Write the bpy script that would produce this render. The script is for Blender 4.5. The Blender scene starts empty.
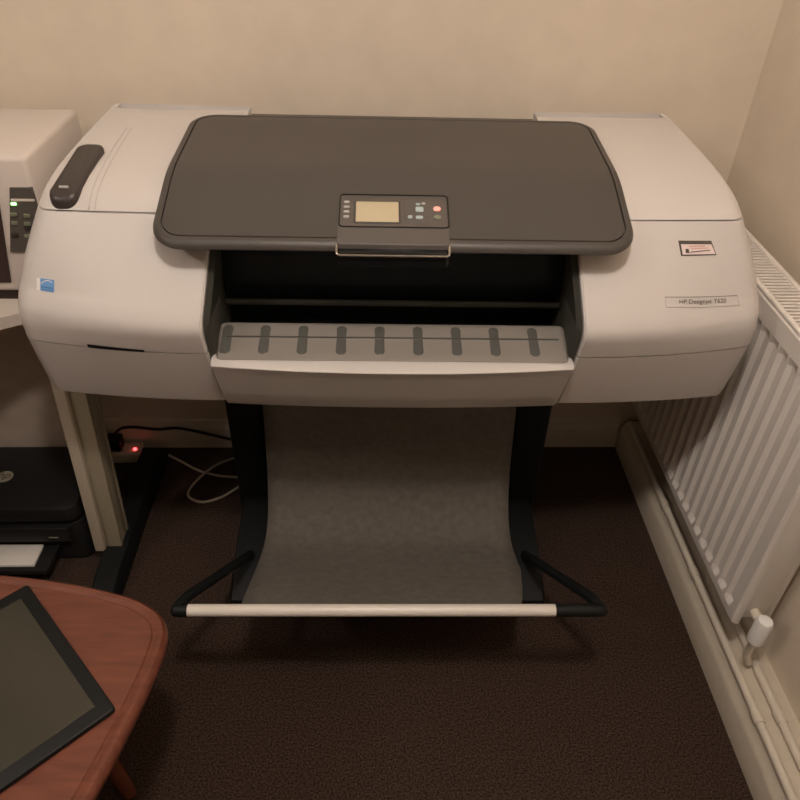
import bpy, bmesh, math, random
from mathutils import Vector, Matrix
random.seed(7)
S = bpy.context.scene
COL = S.collection
PI = math.pi

# ------------------------------------------------------------------ camera
pitch, yaw, roll = .6639, .047, -.03
fwd = Vector((math.sin(yaw)*math.cos(pitch), math.cos(yaw)*math.cos(pitch), -math.sin(pitch)))
right = Vector((math.cos(yaw), -math.sin(yaw), 0))
down = fwd.cross(right)
r2 = right*math.cos(roll) + down*math.sin(roll)
d2 = -right*math.sin(roll) + down*math.cos(roll)
cd = bpy.data.cameras.new('camera')
cam = bpy.data.objects.new('camera', cd)
COL.objects.link(cam)
m = Matrix((r2, -d2, -fwd)).transposed().to_4x4()
m.translation = Vector((-.0349, -1.0079, 1.4512))
cam.matrix_world = m
cd.sensor_width = 36
cd.lens = 721.8/800*36
cd.clip_start = .02
S.camera = cam

# ------------------------------------------------------------------ world, lamps, exposure
w = bpy.data.worlds.new('world')
S.world = w
w.use_nodes = True
w.node_tree.nodes['Background'].inputs[0].default_value = (1, .72, .52, 1)
w.node_tree.nodes['Background'].inputs[1].default_value = .02


def lamp(name, loc, power, size, col, target=None):
    l = bpy.data.lights.new(name, 'POINT')
    l.energy = power
    l.shadow_soft_size = size
    l.color = col
    o = bpy.data.objects.new(name, l)
    o.location = loc
    COL.objects.link(o)
    return o


WARM = (1, .87, .79)
lamp('ceiling_lamp_left', (-1.75, -.95, 2.30), 18, .06, WARM)
lamp('ceiling_lamp_middle', (0.0, -.78, 2.32), 37.5, .07, WARM)
vs = S.view_settings
vs.view_transform = 'Standard'
vs.look = 'None'
vs.exposure = .12
vs.gamma = 1
vs.use_curve_mapping = False


# ------------------------------------------------------------------ materials
def mat(name, col, rough=.5, spec=.5, metal=0, noise=0, nscale=400, bump=0, bscale=600, coat=0, emit=None, es=1, col2=None):
    mt = bpy.data.materials.new(name)
    mt.use_nodes = True
    nt = mt.node_tree
    b = nt.nodes['Principled BSDF']
    b.inputs['Base Color'].default_value = (*col, 1)
    b.inputs['Roughness'].default_value = rough
    b.inputs['Specular IOR Level'].default_value = spec
    b.inputs['Metallic'].default_value = metal
    b.inputs['Coat Weight'].default_value = coat
    b.inputs['Coat Roughness'].default_value = .22
    tc = nt.nodes.new('ShaderNodeTexCoord')
    if noise:
        n = nt.nodes.new('ShaderNodeTexNoise')
        n.inputs['Scale'].default_value = nscale
        n.inputs['Detail'].default_value = 3
        nt.links.new(tc.outputs['Object'], n.inputs['Vector'])
        r = nt.nodes.new('ShaderNodeValToRGB')
        c2 = col2 or tuple(min(1, c*(1+noise)) for c in col)
        c1 = tuple(c*(1-noise) for c in col)
        r.color_ramp.elements[0].position = .3
        r.color_ramp.elements[1].position = .7
        r.color_ramp.elements[0].color = (*c1, 1)
        r.color_ramp.elements[1].color = (*c2, 1)
        nt.links.new(n.outputs['Fac'], r.inputs['Fac'])
        nt.links.new(r.outputs['Color'], b.inputs['Base Color'])
    if bump:
        n2 = nt.nodes.new('ShaderNodeTexNoise')
        n2.inputs['Scale'].default_value = bscale
        nt.links.new(tc.outputs['Object'], n2.inputs['Vector'])
        bp = nt.nodes.new('ShaderNodeBump')
        bp.inputs['Strength'].default_value = bump
        bp.inputs['Distance'].default_value = .002
        nt.links.new(n2.outputs['Fac'], bp.inputs['Height'])
        nt.links.new(bp.outputs['Normal'], b.inputs['Normal'])
    if emit:
        b.inputs['Emission Color'].default_value = (*emit, 1)
        b.inputs['Emission Strength'].default_value = es
    return mt


def wood(name, c1, c2, scale=6, rough=.35, coat=0):
    mt = bpy.data.materials.new(name)
    mt.use_nodes = True
    nt = mt.node_tree
    b = nt.nodes['Principled BSDF']
    b.inputs['Roughness'].default_value = rough
    b.inputs['Coat Weight'].default_value = coat
    tc = nt.nodes.new('ShaderNodeTexCoord')
    mp = nt.nodes.new('ShaderNodeMapping')
    mp.inputs['Rotation'].default_value = (0, 0, .5)
    mp.inputs['Scale'].default_value = (scale*1.0, scale*7, scale*7)
    n = nt.nodes.new('ShaderNodeTexNoise')
    n.inputs['Scale'].default_value = 2
    n.inputs['Detail'].default_value = 6
    n.inputs['Distortion'].default_value = .6
    r = nt.nodes.new('ShaderNodeValToRGB')
    r.color_ramp.elements[0].position = .3
    r.color_ramp.elements[1].position = .72
    r.color_ramp.elements[0].color = (*c1, 1)
    r.color_ramp.elements[1].color = (*c2, 1)
    nt.links.new(tc.outputs['Object'], mp.inputs['Vector'])
    nt.links.new(mp.outputs['Vector'], n.inputs['Vector'])
    nt.links.new(n.outputs['Fac'], r.inputs['Fac'])
    nt.links.new(r.outputs['Color'], b.inputs['Base Color'])
    return mt


M = dict(
    silver=mat('silver_plastic', (.62, .59, .565), .38, .5, noise=.03, nscale=900, bump=.06, bscale=1500),
    panel=mat('silver_panel_plastic', (.60, .57, .545), .28, .5, noise=.03, nscale=900, coat=.7),
    lid=mat('dark_brown_plastic', (.064, .057, .051), .42, .5, bump=.08, bscale=1800),
    console=mat('console_plastic', (.10, .09, .082), .38, .5),
    black=mat('black_plastic', (.008, .009, .0092), .5, .25),
    blackgloss=mat('black_gloss_plastic', (.008, .009, .010), .12, .4),
    glass=mat('tinted_window_plastic', (.006, .010, .012), .25, .25),
    darkwall=mat('dark_liner_plastic', (.055, .055, .045), .5, .3),
    shelf=mat('smoke_grey_plastic', (.25, .23, .205), .3, .5),
    rib=mat('rib_grey_plastic', (.105, .105, .095), .2, .6),
    chrome=mat('trim_metal', (.5, .46, .4), .25, .5, metal=.8),
    screen=mat('lcd_screen', (.52, .45, .31), .25, .5),
    key=mat('pale_key', (.42, .42, .40), .3, .5),
    keyblue=mat('pale_blue_key', (.40, .50, .50), .3, .5),
    red=mat('lit_red_key', (.8, .25, .2), .4, .5, emit=(1, .45, .35), es=.55),
    green=mat('green_key', (.20, .22, .15), .4, .5),
    fabric=mat('grey_fabric', (.135, .122, .105), .9, .1, noise=.12, nscale=60, bump=.2, bscale=900),
    tubewhite=mat('white_tube', (.72, .68, .62), .35, .5),
    blue=mat('sticker_blue', (.16, .36, .68), .5, .3),
    bluedark=mat('sticker_dark_blue', (.08, .20, .45), .5, .3),
    white=mat('sticker_white', (.82, .82, .80), .5, .3),
    labelpink=mat('label_paper', (.78, .66, .64), .5, .3),
    ink=mat('dark_ink', (.10, .085, .075), .6, .2),
    redink=mat('red_ink', (.55, .25, .2), .6, .2),
    plate=mat('nameplate_plastic', (.60, .57, .545), .3, .5),
    pod=mat('charcoal_plastic', (.045, .036, .034), .35, .5),
    wall=mat('cream_wall_paint', (.72, .635, .52), .8, .2, noise=.03, nscale=14, bump=.1, bscale=220),
    wallfar=mat('low_bounce_tan_wall', (.30, .23, .165), .8, .2),  # for unseen walls; darker tan made up to cut bounced light
    ceil=mat('ceiling_paint', (.75, .72, .66), .9, .2),
    skirt=mat('skirting_gloss', (.58, .52, .42), .4, .5, noise=.04, nscale=30),
    pipe=mat('painted_pipe', (.66, .60, .5), .35, .5),
    rad=mat('radiator_enamel', (.78, .74, .69), .35, .5),
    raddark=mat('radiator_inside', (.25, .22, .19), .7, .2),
    desktop=mat('desk_laminate', (.66, .60, .53), .4, .4),
    deskleg=mat('cream_desk_steel', (.50, .44, .35), .45, .4),
    desklegin=mat('beige_trough_steel', (.34, .30, .22), .55, .3),
    modesty=mat('desk_back_panel', (.64, .55, .47), .6, .3, noise=.06, nscale=30),
    laser=mat('beige_printer_plastic', (.66, .60, .55), .45, .4),
    laserpanel=mat('grey_panel_plastic', (.10, .09, .08), .4, .4),
    laserdark=mat('dark_tray_and_base_shade', (.05, .03, .028), .5, .3),
    led=mat('green_led', (.2, .8, .2), .4, .5, emit=(.35, 1, .3), es=3.0),
    ledred=mat('red_led', (.9, .1, .1), .4, .5, emit=(1, .06, .06), es=5.0),
    hp=mat('black_inkjet_plastic', (.014, .014, .0145), .4, .3),
    logo=mat('emblem_metal', (.30, .27, .2), .4, .5),
    paper=mat('white_paper', (.72, .70, .66), .7, .2),
    socket=mat('socket_plastic', (.55, .47, .38), .4, .4),
    cablew=mat('white_cable_rubber', (.50, .44, .35), .5, .3),
    table=wood('red_brown_wood', (.12, .036, .020), (.19, .060, .034), 5, .4, .15),
    tableedge=wood('red_brown_wood_edge', (.11, .034, .018), (.18, .056, .030), 5, .38, .2),
    tabscreen=mat('grey_tablet_screen', (.045, .043, .032), .22, .4),
)


def carpet_mat():
    mt = bpy.data.materials.new('brown_carpet')
    mt.use_nodes = True
    nt = mt.node_tree
    b = nt.nodes['Principled BSDF']
    b.inputs['Roughness'].default_value = .95
    b.inputs['Specular IOR Level'].default_value = .1
    tc = nt.nodes.new('ShaderNodeTexCoord')
    n = nt.nodes.new('ShaderNodeTexNoise')
    n.inputs['Scale'].default_value = 260
    n.inputs['Detail'].default_value = 5
    r = nt.nodes.new('ShaderNodeValToRGB')
    e = r.color_ramp.elements
    e[0].position = .36
    e[0].color = (.018, .012, .009, 1)
    e[1].position = .66
    e[1].color = (.088, .056, .042, 1)
    bp = nt.nodes.new('ShaderNodeBump')
    bp.inputs['Strength'].default_value = .7
    bp.inputs['Distance'].default_value = .006
    nt.links.new(tc.outputs['Object'], n.inputs['Vector'])
    nt.links.new(n.outputs['Fac'], r.inputs['Fac'])
    nt.links.new(r.outputs['Color'], b.inputs['Base Color'])
    nt.links.new(n.outputs['Fac'], bp.inputs['Height'])
    nt.links.new(bp.outputs['Normal'], b.inputs['Normal'])
    return mt


M['carpet'] = carpet_mat()


# ------------------------------------------------------------------ helpers
def link(name, bm, m, parent=None, smooth=True, angle=35):
    bmesh.ops.recalc_face_normals(bm, faces=bm.faces)
    me = bpy.data.meshes.new(name)
    if smooth:
        for f in bm.faces:
            f.smooth = True
        for e in bm.edges:
            if len(e.link_faces) == 2:
                if e.calc_face_angle(0) > math.radians(angle):
                    e.smooth = False
    bm.to_mesh(me)
    bm.free()
    me.materials.append(M[m] if isinstance(m, str) else m)
    o = bpy.data.objects.new(name, me)
    COL.objects.link(o)
    if parent is not None:
        o.parent = parent
    return o


def tag(o, label=None, cat=None, group=None, kind=None):
    if label: o['label'] = label
    if cat: o['category'] = cat
    if group: o['group'] = group
    if kind: o['kind'] = kind
    return o


def thing(name, loc, label, cat, rz=0, group=None):
    o = bpy.data.objects.new(name, None)
    o.empty_display_size = .05
    o.location = loc
    o.rotation_euler = (0, 0, rz)
    COL.objects.link(o)
    return tag(o, label, cat, group)


def box(bm, x0, x1, y0, y1, z0, z1, bev=0, seg=2):
    vs_ = [bm.verts.new((x, y, z)) for x in (x0, x1) for y in (y0, y1) for z in (z0, z1)]
    fs = []
    for q in ((0, 1, 3, 2), (4, 6, 7, 5), (0, 4, 5, 1), (2, 3, 7, 6), (0, 2, 6, 4), (1, 5, 7, 3)):
        fs.append(bm.faces.new([vs_[i] for i in q]))
    if bev:
        es = list({e for f in fs for e in f.edges})
        bmesh.ops.bevel(bm, geom=es, offset=bev, segments=seg, profile=.5, affect='EDGES')
    return bm


def boxo(name, x0, x1, y0, y1, z0, z1, m, parent=None, bev=0, seg=2):
    return link(name, box(bmesh.new(), x0, x1, y0, y1, z0, z1, bev, seg), m, parent)


def loft(bm, rings, closed=True, caps=True):
    rv = [[bm.verts.new(p) for p in r] for r in rings]
    n = len(rv[0])
    for a, b in zip(rv, rv[1:]):
        for i in range(n if closed else n-1):
            j = (i+1) % n
            try:
                bm.faces.new((a[i], a[j], b[j], b[i]))
            except ValueError:
                pass
    if caps:
        for r in (rv[0], rv[-1]):
            try:
                bm.faces.new(r)
            except ValueError:
                pass
    return rv


def catmull(pts, n=8):
    P = [Vector(p) for p in pts]
    P = [P[0]*2-P[1]] + P + [P[-1]*2-P[-2]]
    out = []
    for i in range(1, len(P)-2):
        a, b, c, d = P[i-1:i+3]
        for k in range(n):
            t = k/n
            out.append(.5*((2*b)+(c-a)*t+(2*a-5*b+4*c-d)*t*t+(3*b-a-3*c+d)*t**3))
    out.append(P[-2])
    return out


def tube(bm, pts, r, seg=10, caps=True):
    pts = [Vector(p) for p in pts]
    rings = []
    up = None
    for i, p in enumerate(pts):
        t = (pts[min(i+1, len(pts)-1)] - pts[max(i-1, 0)]).normalized()
        if up is None:
            up = t.orthogonal().normalized()
        up = (up - t*up.dot(t)).normalized()
        s = t.cross(up)
        rr = r[i] if isinstance(r, (list, tuple)) else r
        rings.append([p + (up*math.cos(2*PI*k/seg)+s*math.sin(2*PI*k/seg))*rr for k in range(seg)])
    loft(bm, rings, True, caps)
    return bm


def rrect(x0, x1, y0, y1, r, n=6):
    out = []
    for cx, cy, a0 in ((x1-r, y1-r, 0), (x0+r, y1-r, 90), (x0+r, y0+r, 180), (x1-r, y0+r, 270)):
        for k in range(n+1):
            a = math.radians(a0+90*k/n)
            out.append((cx+r*math.cos(a), cy+r*math.sin(a)))
    return out


def slab(bm, x0, x1, y0, y1, r, z0, z1, bev=.001, n=6, zf=None):
    """rounded plate; zf(x,y) adds height"""
    zf = zf or (lambda x, y: 0)
    rings = []
    for ins, z in ((bev, z0), (0, z0+bev), (0, z1-bev), (bev*.3, z1-bev*.3), (bev, z1)):
        rings.append([(x, y, z+zf(x, y)) for x, y in rrect(x0+ins, x1-ins, y0+ins, y1-ins, max(r-ins, .0002), n)])
    loft(bm, rings)
    return bm


def lerp_tab(tab, z):
    if z <= tab[0][0]: return tab[0][1]
    for (a, va), (b, vb) in zip(tab, tab[1:]):
        if z <= b: return va+(vb-va)*(z-a)/(b-a)
    return tab[-1][1]


def text_mesh(s, size):
    cu = bpy.data.curves.new('t', 'FONT')
    cu.body = s
    cu.size = size
    cu.extrude = .0
    cu.resolution_u = 3
    ob = bpy.data.objects.new('t', cu)
    COL.objects.link(ob)
    bpy.context.view_layer.update()
    dg = bpy.context.evaluated_depsgraph_get()
    me = bpy.data.meshes.new_from_object(ob.evaluated_get(dg))
    bpy.data.objects.remove(ob)
    bpy.data.curves.remove(cu)
    return me


# ------------------------------------------------------------------ the room
XW, YW = .80, .63
def struct(name, x0, x1, y0, y1, z0, z1, m, bev=0):
    return tag(boxo(name, x0, x1, y0, y1, z0, z1, m, None, bev), kind='structure')
struct('floor', -3.2, XW+.1, -3.0, YW+.1, -.10, 0, 'carpet')
struct('wall_back', -3.2, XW+.1, YW, YW+.1, 0, 2.5, 'wall')
struct('wall_right', XW, XW+.1, -3.0, YW, 0, 2.5, 'wall')
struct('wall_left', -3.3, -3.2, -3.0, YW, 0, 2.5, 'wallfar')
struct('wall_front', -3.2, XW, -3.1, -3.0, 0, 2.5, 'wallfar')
struct('ceiling', -3.2, XW+.1, -3.0, YW+.1, 2.5, 2.6, 'ceil')


def skirting(name, pts, m):
    # pts: list of rings (a moulded profile swept along a straight wall)
    bm = bmesh.new()
    loft(bm, pts)
    return tag(link(name, bm, m), kind='structure')
prof = [(0, 0), (0, .066), (.003, .072), (.006, .078), (.010, .082), (.012, .090), (.016, .096), (.020, .098)]
depth = .022
ring = lambda y: [(.70+d, y, z) for d, z in prof]+[(XW, y, .098), (XW, y, 0)]
skirting('baseboard_right', [ring(-3.0), ring(YW-.012)], 'skirt')
ringb = lambda x: [(x, YW-.016+d*.8, z) for d, z in prof]+[(x, YW, .098), (x, YW, 0)]
skirting('baseboard_back', [ringb(-3.2), ringb(.698)], 'skirt')

# ------------------------------------------------------------------ large format printer
PSI = -.0111
pr = thing('large_format_printer', (0, 0, 0),
           'large silver and black floor-standing wide format printer with a grey fabric catch bin', 'printer', PSI)

# --- end covers ---------------------------------------------------------
GI = [(.604, .307), (.74, .316), (.81, .316), (.91, .305), (.96, .298), (1.05, .29)]
XO = [(.604, .645), (.70, .647), (.755, .647), (.79, .6455), (.83, .642), (.88, .627), (.951, .598), (.985, .586), (1.0, .575)]
BU = [(.604, .026), (.755, .040), (.80, .050), (.84, .048), (.90, .026), (.951, .010), (1.0, .006), (1.05, .0)]
SL = .151/.13


def profile():
    pts = [(.058, .613), (.0535, .616), (.0495, .626), (.029, .69), (.0125, .7465), (.0116, .7495), (.0052, .773)]
    pts += catmull([(.0052, .773, 0), (.0022, .787, 0), (.0018, .799, 0), (.005, .809, 0), (.0118, .8195, 0), (.0207, .831, 0), (.034, .8465, 0)], 4)[1:]
    out = [(p[0], p[1]) for p in pts]
    out += [(.060, .877), (.090, .912), (.110, .935), (.1222, .9495), (.1245, .9522)]
    out += [(.142, .9655), (.165, .9745), (.20, .982), (.25, .989), (.32, .995), (.40, .999), (.50, 1.0), (.535, .996), (.553, .982)]
    return out
PROF = profile()


def prof_y(z):
    return lerp_tab([(b, a) for a, b in PROF if b <= 1.0], z)


def bulge(x, z):
    f = max(0, (abs(x)-.31)/.32)
    return lerp_tab(BU, z)*f**2


def front(x, z):
    return prof_y(z)+bulge(x, z)


YB = .56
def cover_row(side, y, z):
    gi, xo = lerp_tab(GI, z), lerp_tab(XO, z)
    r = .030
    row = [(gi, YB-.01, z)]
    row += [(gi, min(y+.012, YB-.009), z), (gi+.0015, min(y+.004, YB-.008), z), (gi+.005, y+.0005, z)]
    n = 12
    for k in range(1, n+1):
        x = gi+.005+(xo-r-gi-.005)*k/n
        row.append((x, min(y+bulge(x, z), YB-.006), z))
    y0 = row[-1][1]
    for k in range(1, 7):
        a = PI/2*k/6
        x = xo-r+r*math.sin(a)
        row.append((x, min(y0+(bulge(xo, z)-bulge(xo-r, z))*k/6+r*1.1*(1-math.cos(a)), YB-.004), z))
    row.append((xo-.004, max(.40, min(y+.1, YB-.003)), z))
    row.append((xo-.012, YB, z))
    return [(side*x, yy, zz) for x, yy, zz in row]


def cover_part(name, side, z0, z1):
    rows = [cover_row(side, y, z) for y, z in PROF if z0 <= z <= z1 and y < .124]
    if z1 > 1.0:
        rows = [cover_row(side, y, z) for y, z in PROF[[p[1] for p in PROF].index(.9522):]]
    bm = bmesh.new()
    loft(bm, rows)
    return link(name, bm, 'silver', pr, angle=28)


i_s = [p[1] for p in PROF].index(.9495)
for side in (-1, 1):
    low = cover_part('lower_cover', side, .61, .747)
    fr = cover_part('front_cover', side, .749, .950)
    top = cover_part('top_cover', side, .952, 1.06)
    # dark gap side wall
    bm = bmesh.new()
    rows = []
    for y, z in PROF[1:i_s+2]:
        g = lerp_tab(GI, z)-.0012
        y0 = y+.007
        rows.append([(side*g, y0, z), (side*(g-.008), y0+.012, z), (side*(g-.008), .40, z), (side*g, .40, z)])
    loft(bm, rows)
    link('gap_side_wall', bm, 'darkwall', pr)
    if side < 0:
        LF, LT, LL = fr, top, low
    else:
        RF, RT, RL = fr, top, low


def decal(name, quad, m, parent, off=.0006, nx=8, ny=4, thick=0):
    """sheet following the front cover between x,z corners TL TR BR BL"""
    bm = bmesh.new()
    g = []
    for j in range(ny+1):
        v = j/ny
        rowv = []
        for i in range(nx+1):
            u_ = i/nx
            x = (quad[0][0]*(1-u_)+quad[1][0]*u_)*(1-v)+(quad[3][0]*(1-u_)+quad[2][0]*u_)*v
            z = (quad[0][1]*(1-u_)+quad[1][1]*u_)*(1-v)+(quad[3][1]*(1-u_)+quad[2][1]*u_)*v
            y = front(x, z)
            rowv.append(bm.verts.new((x, y-.74*off, z+.67*off)))
        g.append(rowv)
    for a, b in zip(g, g[1:]):
        for i in range(nx):
            bm.faces.new((a[i], a[i+1], b[i+1], b[i]))
    return link(name, bm, m, parent)


# blue energy sticker, left
def rectz(x0, x1, z0, z1, sk=0):
    return [(x0+sk, z1), (x1+sk, z1), (x1, z0), (x0, z0)]
st = decal('energy_sticker', rectz(-.5915, -.5665, .838, .8555, .001), 'blue', LF, .0007)
st['label'] = 'blue and white energy saving sticker'
decal('sticker_margin', rectz(-.598, -.5913, .838, .8555, .001), 'white', st, .0009, 2, 4)
decal('sticker_text_bar', rectz(-.590, -.568, .8425, .8442), 'bluedark', st, .0012, 8, 1)
decal('sticker_text_bar', rectz(-.588, -.568, .8395, .8405), 'bluedark', st, .0012, 8, 1)
bm = bmesh.new()
for k in range(14):
    t0, t1 = k/14, (k+1)/14
    q = []
    for t, o_ in ((t0, 0), (t1, 0), (t1, 1), (t0, 1)):
        x = -.589+.020*t
        z = .8475+.0052*math.sin(PI*t*.8)+.0012*o_
        q.append(bm.verts.new((x, front(x, z)-.0010, z+.0009)))
    bm.faces.new(q)
link('sticker_swoosh', bm, 'white', st)

# grip slot in left seam, its recess shade painted as a flat black strip
g = decal('grip_slot', [(-.523, .7560), (-.424, .7530), (-.424, .7475), (-.523, .7475)], 'black', LF, .0006, 8, 2)
g['label'] = 'dark finger slot in the seam'

# information label, right
lb = decal('label_window', [(.4765, .9245), (.5345, .9235), (.5445, .9035), (.4820, .9040)], 'ink', RF, .0007)
lb['label'] = 'dark-edged window with a pinkish paper label'
decal('paper_label', [(.4810, .9195), (.5345, .9185), (.5425, .9050), (.4845, .9055)], 'labelpink', lb, .0012)
decal('label_mark', [(.4890, .9130), (.4940, .9130), (.4965, .9075), (.4895, .9075)], 'ink', lb, .0017, 2, 2)
decal('label_mark', [(.5000, .9092), (.5330, .9110), (.5330, .9098), (.4960, .9077)], 'ink', lb, .0017, 8, 1)
decal('label_mark', [(.4950, .9170), (.5230, .9168), (.5230, .9158), (.4950, .9160)], 'redink', lb, .0017, 8, 1)
decal('label_mark', [(.4990, .9140), (.5290, .9138), (.5290, .9130), (.4990, .9132)], 'redink', lb, .0017, 8, 1)

# name plate, right
Q = [(.4545, .8500), (.5875, .8430), (.5920, .8295), (.4570, .8365)]
pl = decal('nameplate', Q, 'plate', RF, .0010, 12, 3)
for a, b in ((0, 1), (1, 2), (2, 3), (3, 0)):
    (xa, za), (xb, zb) = Q[a], Q[b]
    bm = bmesh.new()
    tube(bm, [(xa+(xb-xa)*t/10, front(xa+(xb-xa)*t/10, za+(zb-za)*t/10)-.0008, za+(zb-za)*t/10+.0007) for t in range(11)], .0005, 6)
    link('nameplate_border', bm, 'ink' if a == 0 else 'plate', pl)
me = text_mesh('HP Designjet T620', .0112)
xs = [v.co.x for v in me.vertices]
k = .086/(max(xs)-min(xs))
for v in me.vertices:
    x = .4795+(v.co.x-min(xs))*k
    z = .8398+v.co.y*.72-.0047*(x-.48)/.09
    v.co = (x, front(x, z)-.0020, z+.0017)
me.materials.append(M['ink'])
o = bpy.data.objects.new('lettering', me)
COL.objects.link(o)
o.parent = pl
o['label'] = 'grey model lettering'

# --- ink door with charcoal latch on left top cover ---------------------
def top_z(y):
    return lerp_tab([(a, b) for a, b in PROF if a >= .124 and b >= .9522], y)
bm = bmesh.new()
rings = []
for ins, h in ((0, -.02), (0, .006), (.0015, .0095), (.005, .011)):
    rr = []
    for x, y in rrect(-.0235+ins, .0235-ins, 0+ins, .17-ins, .018-ins, 6):
        yy = .131+y
        xx = -.547+.04*y+x
        rr.append((xx, yy, top_z(yy)+h))
    rings.append(rr)
loft(bm, rings)
latch = link('ink_door_latch', bm, 'pod', pr)
latch['label'] = 'charcoal rounded latch on the left top cover'
bm = bmesh.new()
slab(bm, -.5550, -.5390, .153, .1562, .0012, .0095, .0124, .0004, 3, lambda x, y: top_z(y))
link('latch_mark', bm, 'key', latch)
bm = bmesh.new()
for dx in (0, .010):
    tube(bm, [(-.505+dx-.02*(y-.15), y, top_z(y)+.0006) for y in [.128+.012*i for i in range(24)]], .0011, 6)
link('door_seam_ridge', bm, 'silver', pr)

# --- lid -----------------------------------------------------------------
LS = .35
def lz(y):
    if y < .17: return .948+LS*(y-.05)
    if y < .23: return .948+LS*.12+LS*(y-.17)-(LS-.08)/.12*(y-.17)**2
    return .948+LS*.12+LS*.06-(LS-.08)/.12*.06**2+.08*(y-.23)
def lidring(ins, h, r=.05):
    return [(x, y, h) for x, y in rrect(-.389+ins, .388-ins, .035+ins, .44-ins, max(r-ins, .01), 8)]
bm = bmesh.new()
loft(bm, [lidring(.018, -.017), lidring(.010, -.0165), lidring(.003, -.0145), lidring(0, -.0105), lidring(.0005, -.007), lidring(.003, -.0028),
          lidring(.007, -.0006), lidring(.0105, 0), lidring(.0135, -.0005), lidring(.0138, -.005), lidring(.0160, -.005), lidring(.0163, -.0003), lidring(.020, 0)])
for yc in (.10, .17, .185, .20, .215, .23, .32):
    bmesh.ops.bisect_plane(bm, geom=bm.verts[:]+bm.edges[:]+bm.faces[:], plane_co=(0, yc, 0), plane_no=(0, 1, 0))
for v in bm.verts:
    v.co.z += lz(v.co.y)
lid = link('lid', bm, 'lid', pr, angle=30)
lid['label'] = 'dark brown lid with a raised rim'
boxo('lid_support', -.296, .296, .20, .40, .90, .965, 'black', pr)

# --- control console in lid ----------------------------------------------
CY, KY = .0949, .731
zl = lambda x, y: LS*(KY*y+CY-.05)
cz = .948
con = bpy.data.objects.new
bm = bmesh.new()
slab(bm, -.088, .080, -.0815, .066, .006, cz-.018, cz+.0014, .0012, 5, zl)
con = link('control_console', bm, 'console', pr)
con.location = (0, CY, 0)
con.scale = (1.065, KY, 1)
# dark recess outline with rounded corners
def frame(bm, x0, x1, y0, y1, r, wd, z0, z1):
    rings = []
    for ins, z in ((0, z0), (0, z1), (wd, z1), (wd, z0)):
        rings.append([(x, y, z+zl(x, y)) for x, y in rrect(x0+ins, x1-ins, y0+ins, y1-ins, max(r-ins, .001), 5)])
    loft(bm, rings+[rings[0]], caps=False)
bm = bmesh.new()
frame(bm, -.0865, .0815, -.034, .0645, .008, .0022, cz+.001, cz+.0026)
link('display_surround', bm, 'blackgloss', con)
bm = bmesh.new()
slab(bm, -.064, .0075, -.0225, .0435, .003, cz+.001, cz+.0024, .0005, 3, zl)
bz = link('screen_bezel', bm, 'lid', con)
bm = bmesh.new()
slab(bm, -.0605, .0045, -.019, .0405, .0015, cz+.0022, cz+.0030, .0003, 2, zl)
sc = link('screen', bm, 'screen', con)
sc['label'] = 'pale yellow LCD screen'
for y in (.039, .0245, .010, -.0045):
    bm = bmesh.new()
    slab(bm, -.0795, -.0705, y-.0028, y+.0028, .0024, cz+.001, cz+.0035, .0006, 4, zl)
    link('button', bm, 'key', con)
bm = bmesh.new()
slab(bm, .0140, .0530, -.022, .050, .004, cz+.001, cz+.0022, .0005, 3, zl)
pad = link('navigation_pad', bm, 'console', con)
for (x0, x1, y0, y1, m_) in ((.0305, .0425, .012, .026, 'keyblue'), (.031, .038, .0315, .037, 'keyblue'), (.0395, .0455, .034, .039, 'key'), (.0185, .0255, -.0075, .0, 'keyblue'), (.0305, .0415, -.009, -.001, 'keyblue')):
    bm = bmesh.new()
    slab(bm, x0, x1, y0, y1, .0022, cz+.0018, cz+.0040, .0006, 4, zl)
    link('button', bm, m_, pad)
for (x, y, m_, lab) in ((.0635, .022, 'red', 'glowing pinkish red button'), (.0635, -.0035, 'green', 'dark green button')):
    bm = bmesh.new()
    slab(bm, x-.0055, x+.0055, y-.0055, y+.0055, .005, cz+.001, cz+.0040, .0008, 5, zl)
    link('button', bm, m_, con)['label'] = lab
# black grip under the console and its thin trim
bm = bmesh.new()
slab(bm, -.086, .078, -.1000, -.070, .004, cz-.026, cz-.0065, .001, 4, zl)
link('lid_grip', bm, 'blackgloss', con)
bm = bmesh.new()
pts = [(-.0875, -.068, cz-.004), (-.0875, -.094, cz-.010), (-.0865, -.1025, cz-.0135), (-.082, -.1060, cz-.0145), (0, -.1065, cz-.0145), (.074, -.1060, cz-.0145), (.0785, -.1025, cz-.0135), (.0795, -.094, cz-.010), (.0795, -.068, cz-.004)]
tube(bm, pts, .0018, 8)
link('grip_trim', bm, 'chrome', con)

# --- output gap: window, rail, shelf, front panel ------------------------
bm = bmesh.new()
loft(bm, [[(-.305, .150, .785), (.305, .150, .785), (.305, .158, .785), (-.305, .158, .785)],
          [(-.295, .125, .945), (.295, .125, .945), (.295, .133, .945), (-.295, .133, .945)]])
win = link('output_window', bm, 'glass', pr)
win['label'] = 'dark tinted window over the paper path'
bm = bmesh.new()
tube(bm, [(-.304, .138, .778), (.304, .138, .778)], .006, 10)
link('window_rail', bm, 'darkwall', pr)
boxo('paper_slot_back', -.312, .312, .175, .38, .66, .80, 'black', pr)
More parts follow.
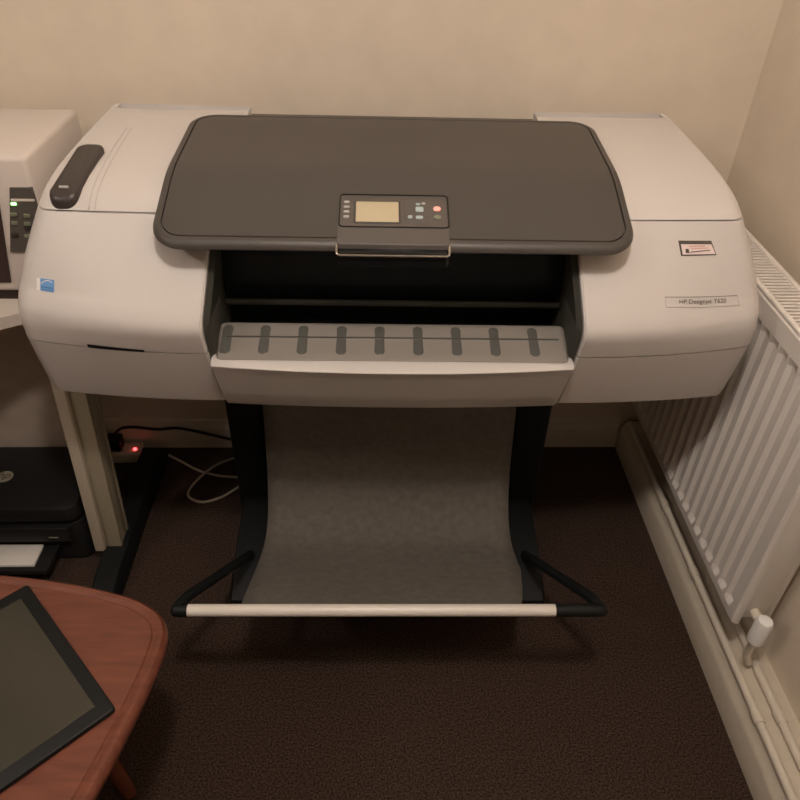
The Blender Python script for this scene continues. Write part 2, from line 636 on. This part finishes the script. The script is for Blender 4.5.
# shelf
prof_s = [(.0125, .728), (.0105, .7345), (.0118, .7385), (.016, .7408), (.030, .7450), (.060, .7540), (.084, .7605), (.092, .7615), (.096, .7595), (.098, .750), (.098, .728)]
bm = bmesh.new()
rings = []
for x, dy, dz in ((-.3115, .03, -.014), (-.308, .012, -.006), (-.302, .003, -.001), (-.295, 0, 0), (0, 0, 0), (.295, 0, 0), (.302, .003, -.001), (.308, .012, -.006), (.3115, .03, -.014)):
    rings.append([(x, max(y+dy*(1 if y < .05 else 0), y), max(z+dz, .7275) if i not in (0, len(prof_s)-1) else .727) for i, (y, z) in enumerate(prof_s)])
loft(bm, rings)
sh = link('output_shelf', bm, 'shelf', pr)
bm = bmesh.new()
box(bm, -.292, .292, .0575, .0590, .7530, .7560)
link('shelf_ridge', bm, 'rib', sh)
for x in (-.291, -.2255, -.159, -.0915, -.0245, .043, .1105, .178, .247):
    bm = bmesh.new()
    slope = (.7605-.7450)/(.084-.030)
    slab(bm, x-.0095, x+.0095, .0215, .086, .0088, .741, .7455, .0016, 6, lambda a, b: slope*(b-.030))
    link('paper_guide_rib', bm, 'rib', sh)
# front panel with rounded pale upper lip
bm = bmesh.new()
rings = []
N = 24
for i in range(N+1):
    t = i/N*2-1
    c = 1-abs(t)**2.2
    pf = [(.016, .7365, .3145), (.0095, .7372, .3145), (.0070-.001*c, .7366, .3145), (.0045-.0145*c, .7312-.0012*c, .3145), (.0036-.0158*c, .7300-.0012*c, .3145), (.0034-.0160*c, .7286-.0013*c, .3142), (.0042-.0150*c, .7262-.0013*c, .3140),
          (.0120-.0140*c, .705, .3125), (.0270-.012*c, .660, .3095), (.0415-.010*c, .622, .3065), (.0465-.010*c, .6155, .306), (.09, .615, .306), (.09, .7335, .3145)]
    rings.append([(t*(hw-.0022), y, z) for y, z, hw in pf])
loft(bm, rings)
link('front_panel', bm, 'panel', pr, angle=30)
# main beam behind covers
boxo('body_beam', -.55, .55, .16, .54, .652, .72, 'black', pr)
boxo('rear_housing', -.31, .31, .40, .56, .66, .985, 'lid', pr, .006)

# --- stand ---------------------------------------------------------------
for sx in (-1, 1):
    bm = bmesh.new()
    box(bm, sx*.339-.042, sx*.339+.042, .30, .40, .05, .655, .010, 3)
    lg = link('leg', bm, 'black', pr)
    bm = bmesh.new()
    ff = []
    for y, hw, h in ((.015, .030, .030), (.022, .036, .055), (.10, .038, .085), (.26, .040, .110), (.44, .040, .110), (.54, .036, .07), (.56, .03, .035)):
        ff.append([(sx*.332+x, y, z) for x, z in ((-hw, .0), (hw, .0), (hw, h*.75), (hw*.8, h), (-hw*.8, h), (-hw, h*.75))])
    loft(bm, ff)
    link('foot', bm, 'black', pr)
# catch bin: bar, caps, arms, fabric
bz_, by_ = .290, -.174
bm = bmesh.new()
tube(bm, [(-.384, by_, bz_), (.317, by_, bz_)], .0118, 16)
bar = link('bin_bar', bm, 'tubewhite', pr)
bar['label'] = 'white tubular front bar of the catch bin'
for x0, x1, xe in ((-.382, -.398, -.413), (.315, .398, .414)):
    bm = bmesh.new()
    s = 1 if x1 > 0 else -1
    tube(bm, [(x0, by_, bz_), (x1, by_, bz_), (x1+s*.010, by_, bz_), (xe, by_, bz_)], [.0128, .0128, .0115, .006], 16)
    link('bar_end_cap', bm, 'black', pr)
for sx in (-1, 1):
    bm = bmesh.new()
    p = catmull([(sx*.404, by_+.004, bz_), (sx*.394, by_+.035, bz_-.008), (sx*.365, -.06, .235), (sx*.338, .03, .175), (sx*.328, .12, .10)], 6)
    tube(bm, p, .0105, 10)
    link('bin_arm', bm, 'black', pr)
fp = catmull([(0, -.166, .289), (0, -.150, .279), (0, -.10, .252), (0, -.03, .214), (0, .05, .176), (0, .12, .158), (0, .185, .185), (0, .230, .270), (0, .258, .40), (0, .278, .50), (0, .285, .60)], 6)
bm = bmesh.new()
rings = []
n = len(fp)
for i, p in enumerate(fp):
    t = i/(n-1)
    xl = -.286
    xr = .243+.043*min(1, t*3.0)
    row = []
    for k in range(17):
        u_ = k/16
        sag = -.006*math.sin(PI*u_)*math.sin(PI*t)+.0025*math.sin(9*u_+7*t)*math.sin(PI*t)
        row.append((xl+(xr-xl)*u_, p.y, p.z+sag))
    rings.append(row)
loft(bm, rings, closed=False, caps=False)
fab = link('bin_fabric', bm, 'fabric', pr)
fab['label'] = 'grey fabric sling of the catch bin'
so = fab.modifiers.new('thick', 'SOLIDIFY')
so.thickness = .0015
bm = bmesh.new()
tube(bm, [(-.30, .285, .604), (.30, .285, .604)], .007, 10)
link('rear_bin_rod', bm, 'black', pr)

# ------------------------------------------------------------------ radiator on right wall
rd = thing('radiator', (.74, .16, .10), 'white ribbed panel radiator with top grille on the right wall', 'radiator')
RX, R0, R1, RZ0, RZ1 = .69, -.155, .56, .207, .792
off = Vector((-.74, -.16, -.10))
def radd(name, bm, m, par=rd, **k):
    bmesh.ops.translate(bm, verts=bm.verts, vec=off)
    return link(name, bm, m, par, **k)
bm = bmesh.new()
pitch_ = .0365
ys = [R0, R0+.004, R0+.022]
y = R0+.022
prof_r = []
while y+pitch_ < R1-.01:
    prof_r += [(y, 0), (y+.008, .0075), (y+pitch_-.014, .0075), (y+pitch_-.006, 0)]
    y += pitch_
cols = [(R0, .006), (R0+.0015, .002), (R0+.005, 0)]+[(a, b) for a, b in prof_r]+[(R1, 0)]
zs = [(RZ0, 0, .006), (RZ0+.003, 0, .001), (RZ0+.022, 0, 0), (RZ0+.036, 1, 0), (RZ1-.055, 1, 0), (RZ1-.040, 0, 0), (RZ1-.004, 0, 0.001), (RZ1, 0, .005)]
rings = []
for z, a, dx in zs:
    front_row = [(RX+dx+b*(a if b != .006 and b != .002 else 1), yy, z) for yy, b in cols]
    back_row = [(RX+.016, R1, z), (RX+.016, R0, z)]
    rings.append(front_row+back_row)
loft(bm, rings)
radd('front_panel', bm, 'rad', angle=12)
bm = bmesh.new()
box(bm, RX+.066, RX+.080, R0+.004, R1, RZ0, RZ1-.004, .003)
radd('rear_panel', bm, 'rad')
bm = bmesh.new()
box(bm, RX+.014, RX+.068, R0+.002, R0+.005, RZ0+.02, RZ1, .001)
radd('side_panel', bm, 'rad')
bm = bmesh.new()
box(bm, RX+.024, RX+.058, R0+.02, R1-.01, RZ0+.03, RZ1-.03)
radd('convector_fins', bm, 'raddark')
# top grille
bm = bmesh.new()
box(bm, RX+.002, RX+.0125, R0, R1, RZ1, RZ1+.008, .003)
box(bm, RX+.068, RX+.079, R0, R1, RZ1-.002, RZ1+.010, .003)
yy = R0+.006
while yy < R1:
    box(bm, RX+.012, RX+.069, yy, yy+.006, RZ1+.001, RZ1+.006)
    yy += .0118
radd('top_grille', bm, 'rad', smooth=False)
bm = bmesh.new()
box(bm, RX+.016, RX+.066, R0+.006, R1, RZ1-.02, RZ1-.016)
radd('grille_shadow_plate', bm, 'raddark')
# valve and its pipe
bm = bmesh.new()
tube(bm, [(.728, R0+.01, .245), (.728, R0-.034, .245)], .010, 12)
tube(bm, [(.740, R0-.034, .122), (.728, R0-.034, .150), (.728, R0-.034, .228)], .0078, 12)
vp = radd('valve_tail', bm, 'pipe')
bm = bmesh.new()
tube(bm, [(.728, R0-.034, .198), (.728, R0-.034, .203), (.728, R0-.034, .258), (.728, R0-.034, .266), (.728, R0-.034, .269)], [.012, .0165, .0165, .0135, .006], 20)
vk = radd('valve_knob', bm, 'white')
vk['label'] = 'white round valve knob'

# heating pipes along skirting
for xp, zp, lab in ((.7175, .107, 'painted heating pipe running along the skirting top, the one nearer the carpet'),
                    (.762, .107, 'painted heating pipe along the skirting, the one nearer the wall')):
    t = thing('heating_pipe', (xp, 0, .098), lab, 'pipe', group='heating pipes under the radiator')
    bm = bmesh.new()
    tube(bm, [(0, -2.6, zp-.098), (0, .60, zp-.098)], .0085, 12)
    link('pipe', bm, 'pipe', t)
    for yc in (.27, .05, -.30):
        bm = bmesh.new()
        tube(bm, [(0, yc-.012, zp-.098), (0, yc+.012, zp-.098)], .0108, 12)
        link('pipe_clip', bm, 'pipe', t)

# ------------------------------------------------------------------ desk with beige laser printer (left)
DZ = .685
dk = thing('desk', (-.70, .2, 0), 'pale desk with cream steel leg and black foot left of the wide format printer', 'desk')
do = Vector((-.70, -.2, 0))*-1
def dlink(name, bm, m, par=dk, lean=False, **k):
    if lean:
        for v in bm.verts:
            t = (v.co.z-.05)/.61
            v.co.x += .003*t
            v.co.y += .066*t
    bmesh.ops.translate(bm, verts=bm.verts, vec=Vector((.70, -.2, 0)))
    return link(name, bm, m, par, **k)
outline = [(-.655, .58), (-.655, .262), (-.70, .256)]
outline += [(p.x, p.y) for p in catmull([(-.745, .246, 0), (-.80, .205, 0), (-.90, .08, 0), (-1.0, -.06, 0), (-1.10, -.13, 0), (-1.22, -.15, 0)], 5)]  # unseen sweep of the front edge, shaped to shade the carpet
outline += [(-1.75, -.15), (-1.75, .58)]
bm = bmesh.new()
loft(bm, [[(x, y, z) for x, y in outline] for z in (DZ-.026, DZ-.001)]+[[(x, y, DZ) for x, y in outline]])
dlink('desktop', bm, 'desktop')
bm = bmesh.new()
box(bm, -.716, -.690, .176, .236, .05, DZ-.025, .004)
leg1 = dlink('leg', bm, 'deskleg', lean=True)
bm = bmesh.new()
box(bm, -.689, -.655, .196, .246, .05, DZ-.025, .003)
box(bm, -.6895, -.653, .188, .1965, .05, DZ-.025, .002)
box(bm, -.689, -.653, .240, .250, .05, DZ-.025, .002)
dlink('cable_trough', bm, 'desklegin', leg1, lean=True)
bm = bmesh.new()
ff = []
for y, hw, h in ((.045, .022, .02), (.06, .030, .042), (.12, .032, .056), (.55, .032, .056), (.575, .03, .03)):
    ff.append([(-.667+x, y, z) for x, z in ((-hw, 0), (hw, 0), (hw, h*.8), (hw*.8, h), (-hw*.8, h), (-hw, h*.8))])
loft(bm, ff)
dlink('foot', bm, 'black')
bm = bmesh.new()
box(bm, -1.70, -.775, .445, .46, .14, DZ-.025)
dlink('modesty_panel', bm, 'modesty')
for x, y in ((-1.70, .5), (-1.70, -.10)):
    bm = bmesh.new()
    tube(bm, [(x, y, 0), (x, y, DZ-.025)], .022, 12)
    dlink('leg', bm, 'deskleg')

lp = thing('laser_printer', (-.83, .45, DZ), 'beige desktop laser printer with a dark control panel and green light on the desk', 'printer')
LPX, LPY = -.654, .285
def llink(name, bm, m, par=lp, **k):
    bmesh.ops.translate(bm, verts=bm.verts, vec=Vector((.83, -.45, -DZ)))
    return link(name, bm, m, par, **k)
bm = bmesh.new()
box(bm, -1.02, LPX, LPY, .575, DZ+.028, DZ+.30, .010, 3)
llink('body', bm, 'laser')
bm = bmesh.new()
box(bm, -1.00, LPX-.02, LPY+.02, .55, DZ, DZ+.03)
llink('base', bm, 'laserdark')  # dark colour paints in the shade of the recessed base
bm = bmesh.new()
loft(bm, [[(-.733, LPY-.004, .802), (-.657, LPY-.004, .802), (-.657, LPY+.004, .802), (-.733, LPY+.004, .802)],
          [(-.6955, LPY-.004, .930), (-.657, LPY-.004, .930), (-.657, LPY+.004, .930), (-.6955, LPY+.004, .930)]])
lpp = llink('control_panel', bm, 'laserpanel')
lpp['label'] = 'dark control panel of keys'
bm = bmesh.new()
box(bm, -.699, -.657, LPY-.0062, LPY-.003, .9055, .9095)
llink('panel_stripe', bm, 'laser', lpp)
bm = bmesh.new()
box(bm, -.7015, -.692, LPY-.007, LPY-.003, .8975, .9025, .001)
llink('indicator_light', bm, 'led', lpp)['label'] = 'lit green indicator'
for x, z, m_ in ((-.703, .879, 'green'), (-.679, .877, 'green'), (-.706, .862, 'green'), (-.683, .861, 'green'), (-.685, .852, 'pod'), (-.713, .838, 'pod'), (-.690, .836, 'green')):
    bm = bmesh.new()
    box(bm, x-.006, x+.006, LPY-.0068, LPY-.003, z-.0035, z+.0035, .001)
    llink('button', bm, m_, lpp)
bm = bmesh.new()
loft(bm, [[(-.98, y, .735), (-.7525, y, .735), (-.7215, y, .915), (-.98, y, .915)] for y in (LPY-.003, LPY+.01)])
llink('paper_tray', bm, 'laserdark')

# ------------------------------------------------------------------ black inkjet printer on the floor under the desk
ip = thing('inkjet_printer', (-.90, .30, 0), 'black flat-topped inkjet printer with a round emblem on the floor under the desk', 'printer')
def ilink(name, bm, m, par=ip, **k):
    bmesh.ops.translate(bm, verts=bm.verts, vec=Vector((.90, -.27, 0)))
    return link(name, bm, m, par, **k)
bm = bmesh.new()
slab(bm, -1.16, -.735, .165, .385, .03, .0, .13, .008, 6)
ilink('body', bm, 'hp')
bm = bmesh.new()
slab(bm, -1.158, -.737, .160, .388, .03, .133, .185, .012, 6)
ild = ilink('scanner_lid', bm, 'hp')
bm = bmesh.new()
slab(bm, -1.135, -.765, .150, .166, .004, .080, .128, .003, 4)
ifr = ilink('front_fascia', bm, 'hp')
bm = bmesh.new()
box(bm, -.815, -.793, .1485, .1505, .098, .1005)
ilink('fascia_mark', bm, 'logo', ifr)
# round emblem
ex, ey, ez = -.940, .270, .1855
bm = bmesh.new()
tube(bm, [(ex, ey, ez-.001), (ex, ey, ez+.0016)], .019, 28)
em = ilink('emblem', bm, 'logo', ild)
me = text_mesh('hp', .030)
xs = [v.co.x for v in me.vertices]
ysv = [v.co.y for v in me.vertices]
cx_, cy_ = (max(xs)+min(xs))/2, (max(ysv)+min(ysv))/2
for v in me.vertices:
    yv = v.co.y-cy_
    v.co = (v.co.x-cx_+.3*yv+ex+.90, yv+ey-.27, ez+.0020)
me.materials.append(M['hp'])
o = bpy.data.objects.new('emblem_letters', me)
COL.objects.link(o)
o.parent = em
# tray and its paper
bm = bmesh.new()
slab(bm, -1.08, -.808, .085, .17, .006, .040, .056, .002, 4)
ilink('output_tray', bm, 'hp')
bm = bmesh.new()
slab(bm, -1.06, -.842, .096, .160, .002, .0562, .0635, .0005, 3)
o = ilink('paper_sheet', bm, 'paper', None)
o.location = (-.90, .30, 0)
tag(o, 'white paper lying in the output tray of the black inkjet printer', 'paper')

# ------------------------------------------------------------------ extension socket with plug and red light
es = thing('extension_socket', (-.78, .575, 0), 'beige extension socket with a red light on the carpet by the back wall', 'socket')
def elink(name, bm, m, par=es, **k):
    bmesh.ops.translate(bm, verts=bm.verts, vec=Vector((.78, -.575, 0)))
    return link(name, bm, m, par, **k)
bm = bmesh.new()
box(bm, -.92, -.705, .545, .600, .0, .036, .005, 3)
elink('body', bm, 'socket')
bm = bmesh.new()
tube(bm, [(-.722, .566, .034), (-.722, .566, .040), (-.722, .566, .0425)], [.0055, .005, .002], 12)
elink('indicator_light', bm, 'ledred')['label'] = 'glowing red neon'
bm = bmesh.new()
box(bm, -.80, -.755, .550, .592, .037, .080, .008, 3)
pg = elink('plug', bm, 'black', None)
pg.location = (-.78, .575, 0)
tag(pg, 'black mains plug pushed into the beige extension socket', 'plug')


def cable(name, pts, r, m, label, cat='cable'):
    bm = bmesh.new()
    tube(bm, catmull(pts, 10), r, 8)
    return tag(link(name, bm, m), label, cat)
cable('network_cable', [(-.632, .572, .008), (-.59, .545, .007), (-.53, .507, .006), (-.47, .487, .006), (-.42, .480, .006), (-.392, .466, .006), (-.405, .448, .006),
                        (-.452, .403, .006), (-.500, .385, .006), (-.538, .402, .006), (-.545, .430, .006), (-.525, .468, .014), (-.490, .515, .016), (-.455, .550, .009), (-.40, .580, .006)],
      .0036, 'cablew', 'white cable lying in a loop on the carpet behind the left leg')
cable('power_cable', [(-.777, .572, .078), (-.760, .592, .092), (-.725, .604, .088), (-.66, .604, .080), (-.60, .603, .085), (-.53, .600, .070), (-.46, .597, .050), (-.40, .60, .03)],
      .0042, 'black', 'black power cable arching from the socket along the back skirting')

# ------------------------------------------------------------------ low wooden table with tablet (foreground)
TZ = .45
wt = thing('side_table', (-.80, -.55, 0), 'low red-brown wooden table with a rounded rim in the lower left corner', 'table')
tl = [(-1.20, -.20, 0), (-.92, -.186, 0), (-.76, -.196, 0), (-.667, -.205, 0), (-.56, -.221, 0), (-.455, -.247, 0), (-.40, -.272, 0), (-.368, -.305, 0), (-.360, -.36, 0), (-.385, -.50, 0), (-.44, -.70, 0), (-.50, -.85, 0), (-.56, -.91, 0), (-.66, -.93, 0), (-.9, -.93, 0), (-1.20, -.92, 0), (-1.28, -.86, 0), (-1.31, -.56, 0), (-1.28, -.26, 0)]
cl = catmull(tl+[tl[0]], 6)[:-1]
cen = Vector((-.80, -.55, 0))
def tring(s, z):
    out = []
    for i, p in enumerate(cl):
        a, b = cl[i-1], cl[(i+1) % len(cl)]
        t = (b-a).normalized()
        nrm = Vector((t.y, -t.x, 0))
        if nrm.dot(cen-p) < 0:
            nrm = -nrm
        q = p+nrm*s-cen
        out.append((q.x, q.y, z))
    return out
bm = bmesh.new()
loft(bm, [tring(.012, TZ-.028), tring(.003, TZ-.024), tring(0, TZ-.014), tring(.002, TZ-.005), tring(.007, TZ), tring(.016, TZ), tring(.019, TZ-.0025), tring(.022, TZ-.0025), tring(.024, TZ), tring(.03, TZ)])
link('tabletop', bm, 'table', wt, angle=40)
for x, y in ((-.22, .22), (.30, .18), (.22, -.28), (-.30, -.28)):
    bm = bmesh.new()
    tube(bm, [(x, y, 0), (x*.96, y*.96, .2), (x*.92, y*.92, TZ-.026)], [.014, .018, .024], 12)
    link('leg', bm, 'tableedge', wt)

tb = thing('tablet', (-.607, -.237, TZ), 'black-framed tablet with a dark grey screen lying on the red-brown wooden table', 'tablet', math.radians(-47))
bm = bmesh.new()
slab(bm, 0, .30, -.205, 0, .006, 0, .010, .002, 5)
link('body', bm, 'black', tb)
bm = bmesh.new()
slab(bm, .022, .278, -.183, -.020, .001, .0098, .0106, .0002, 3)
link('screen', bm, 'tabscreen', tb)
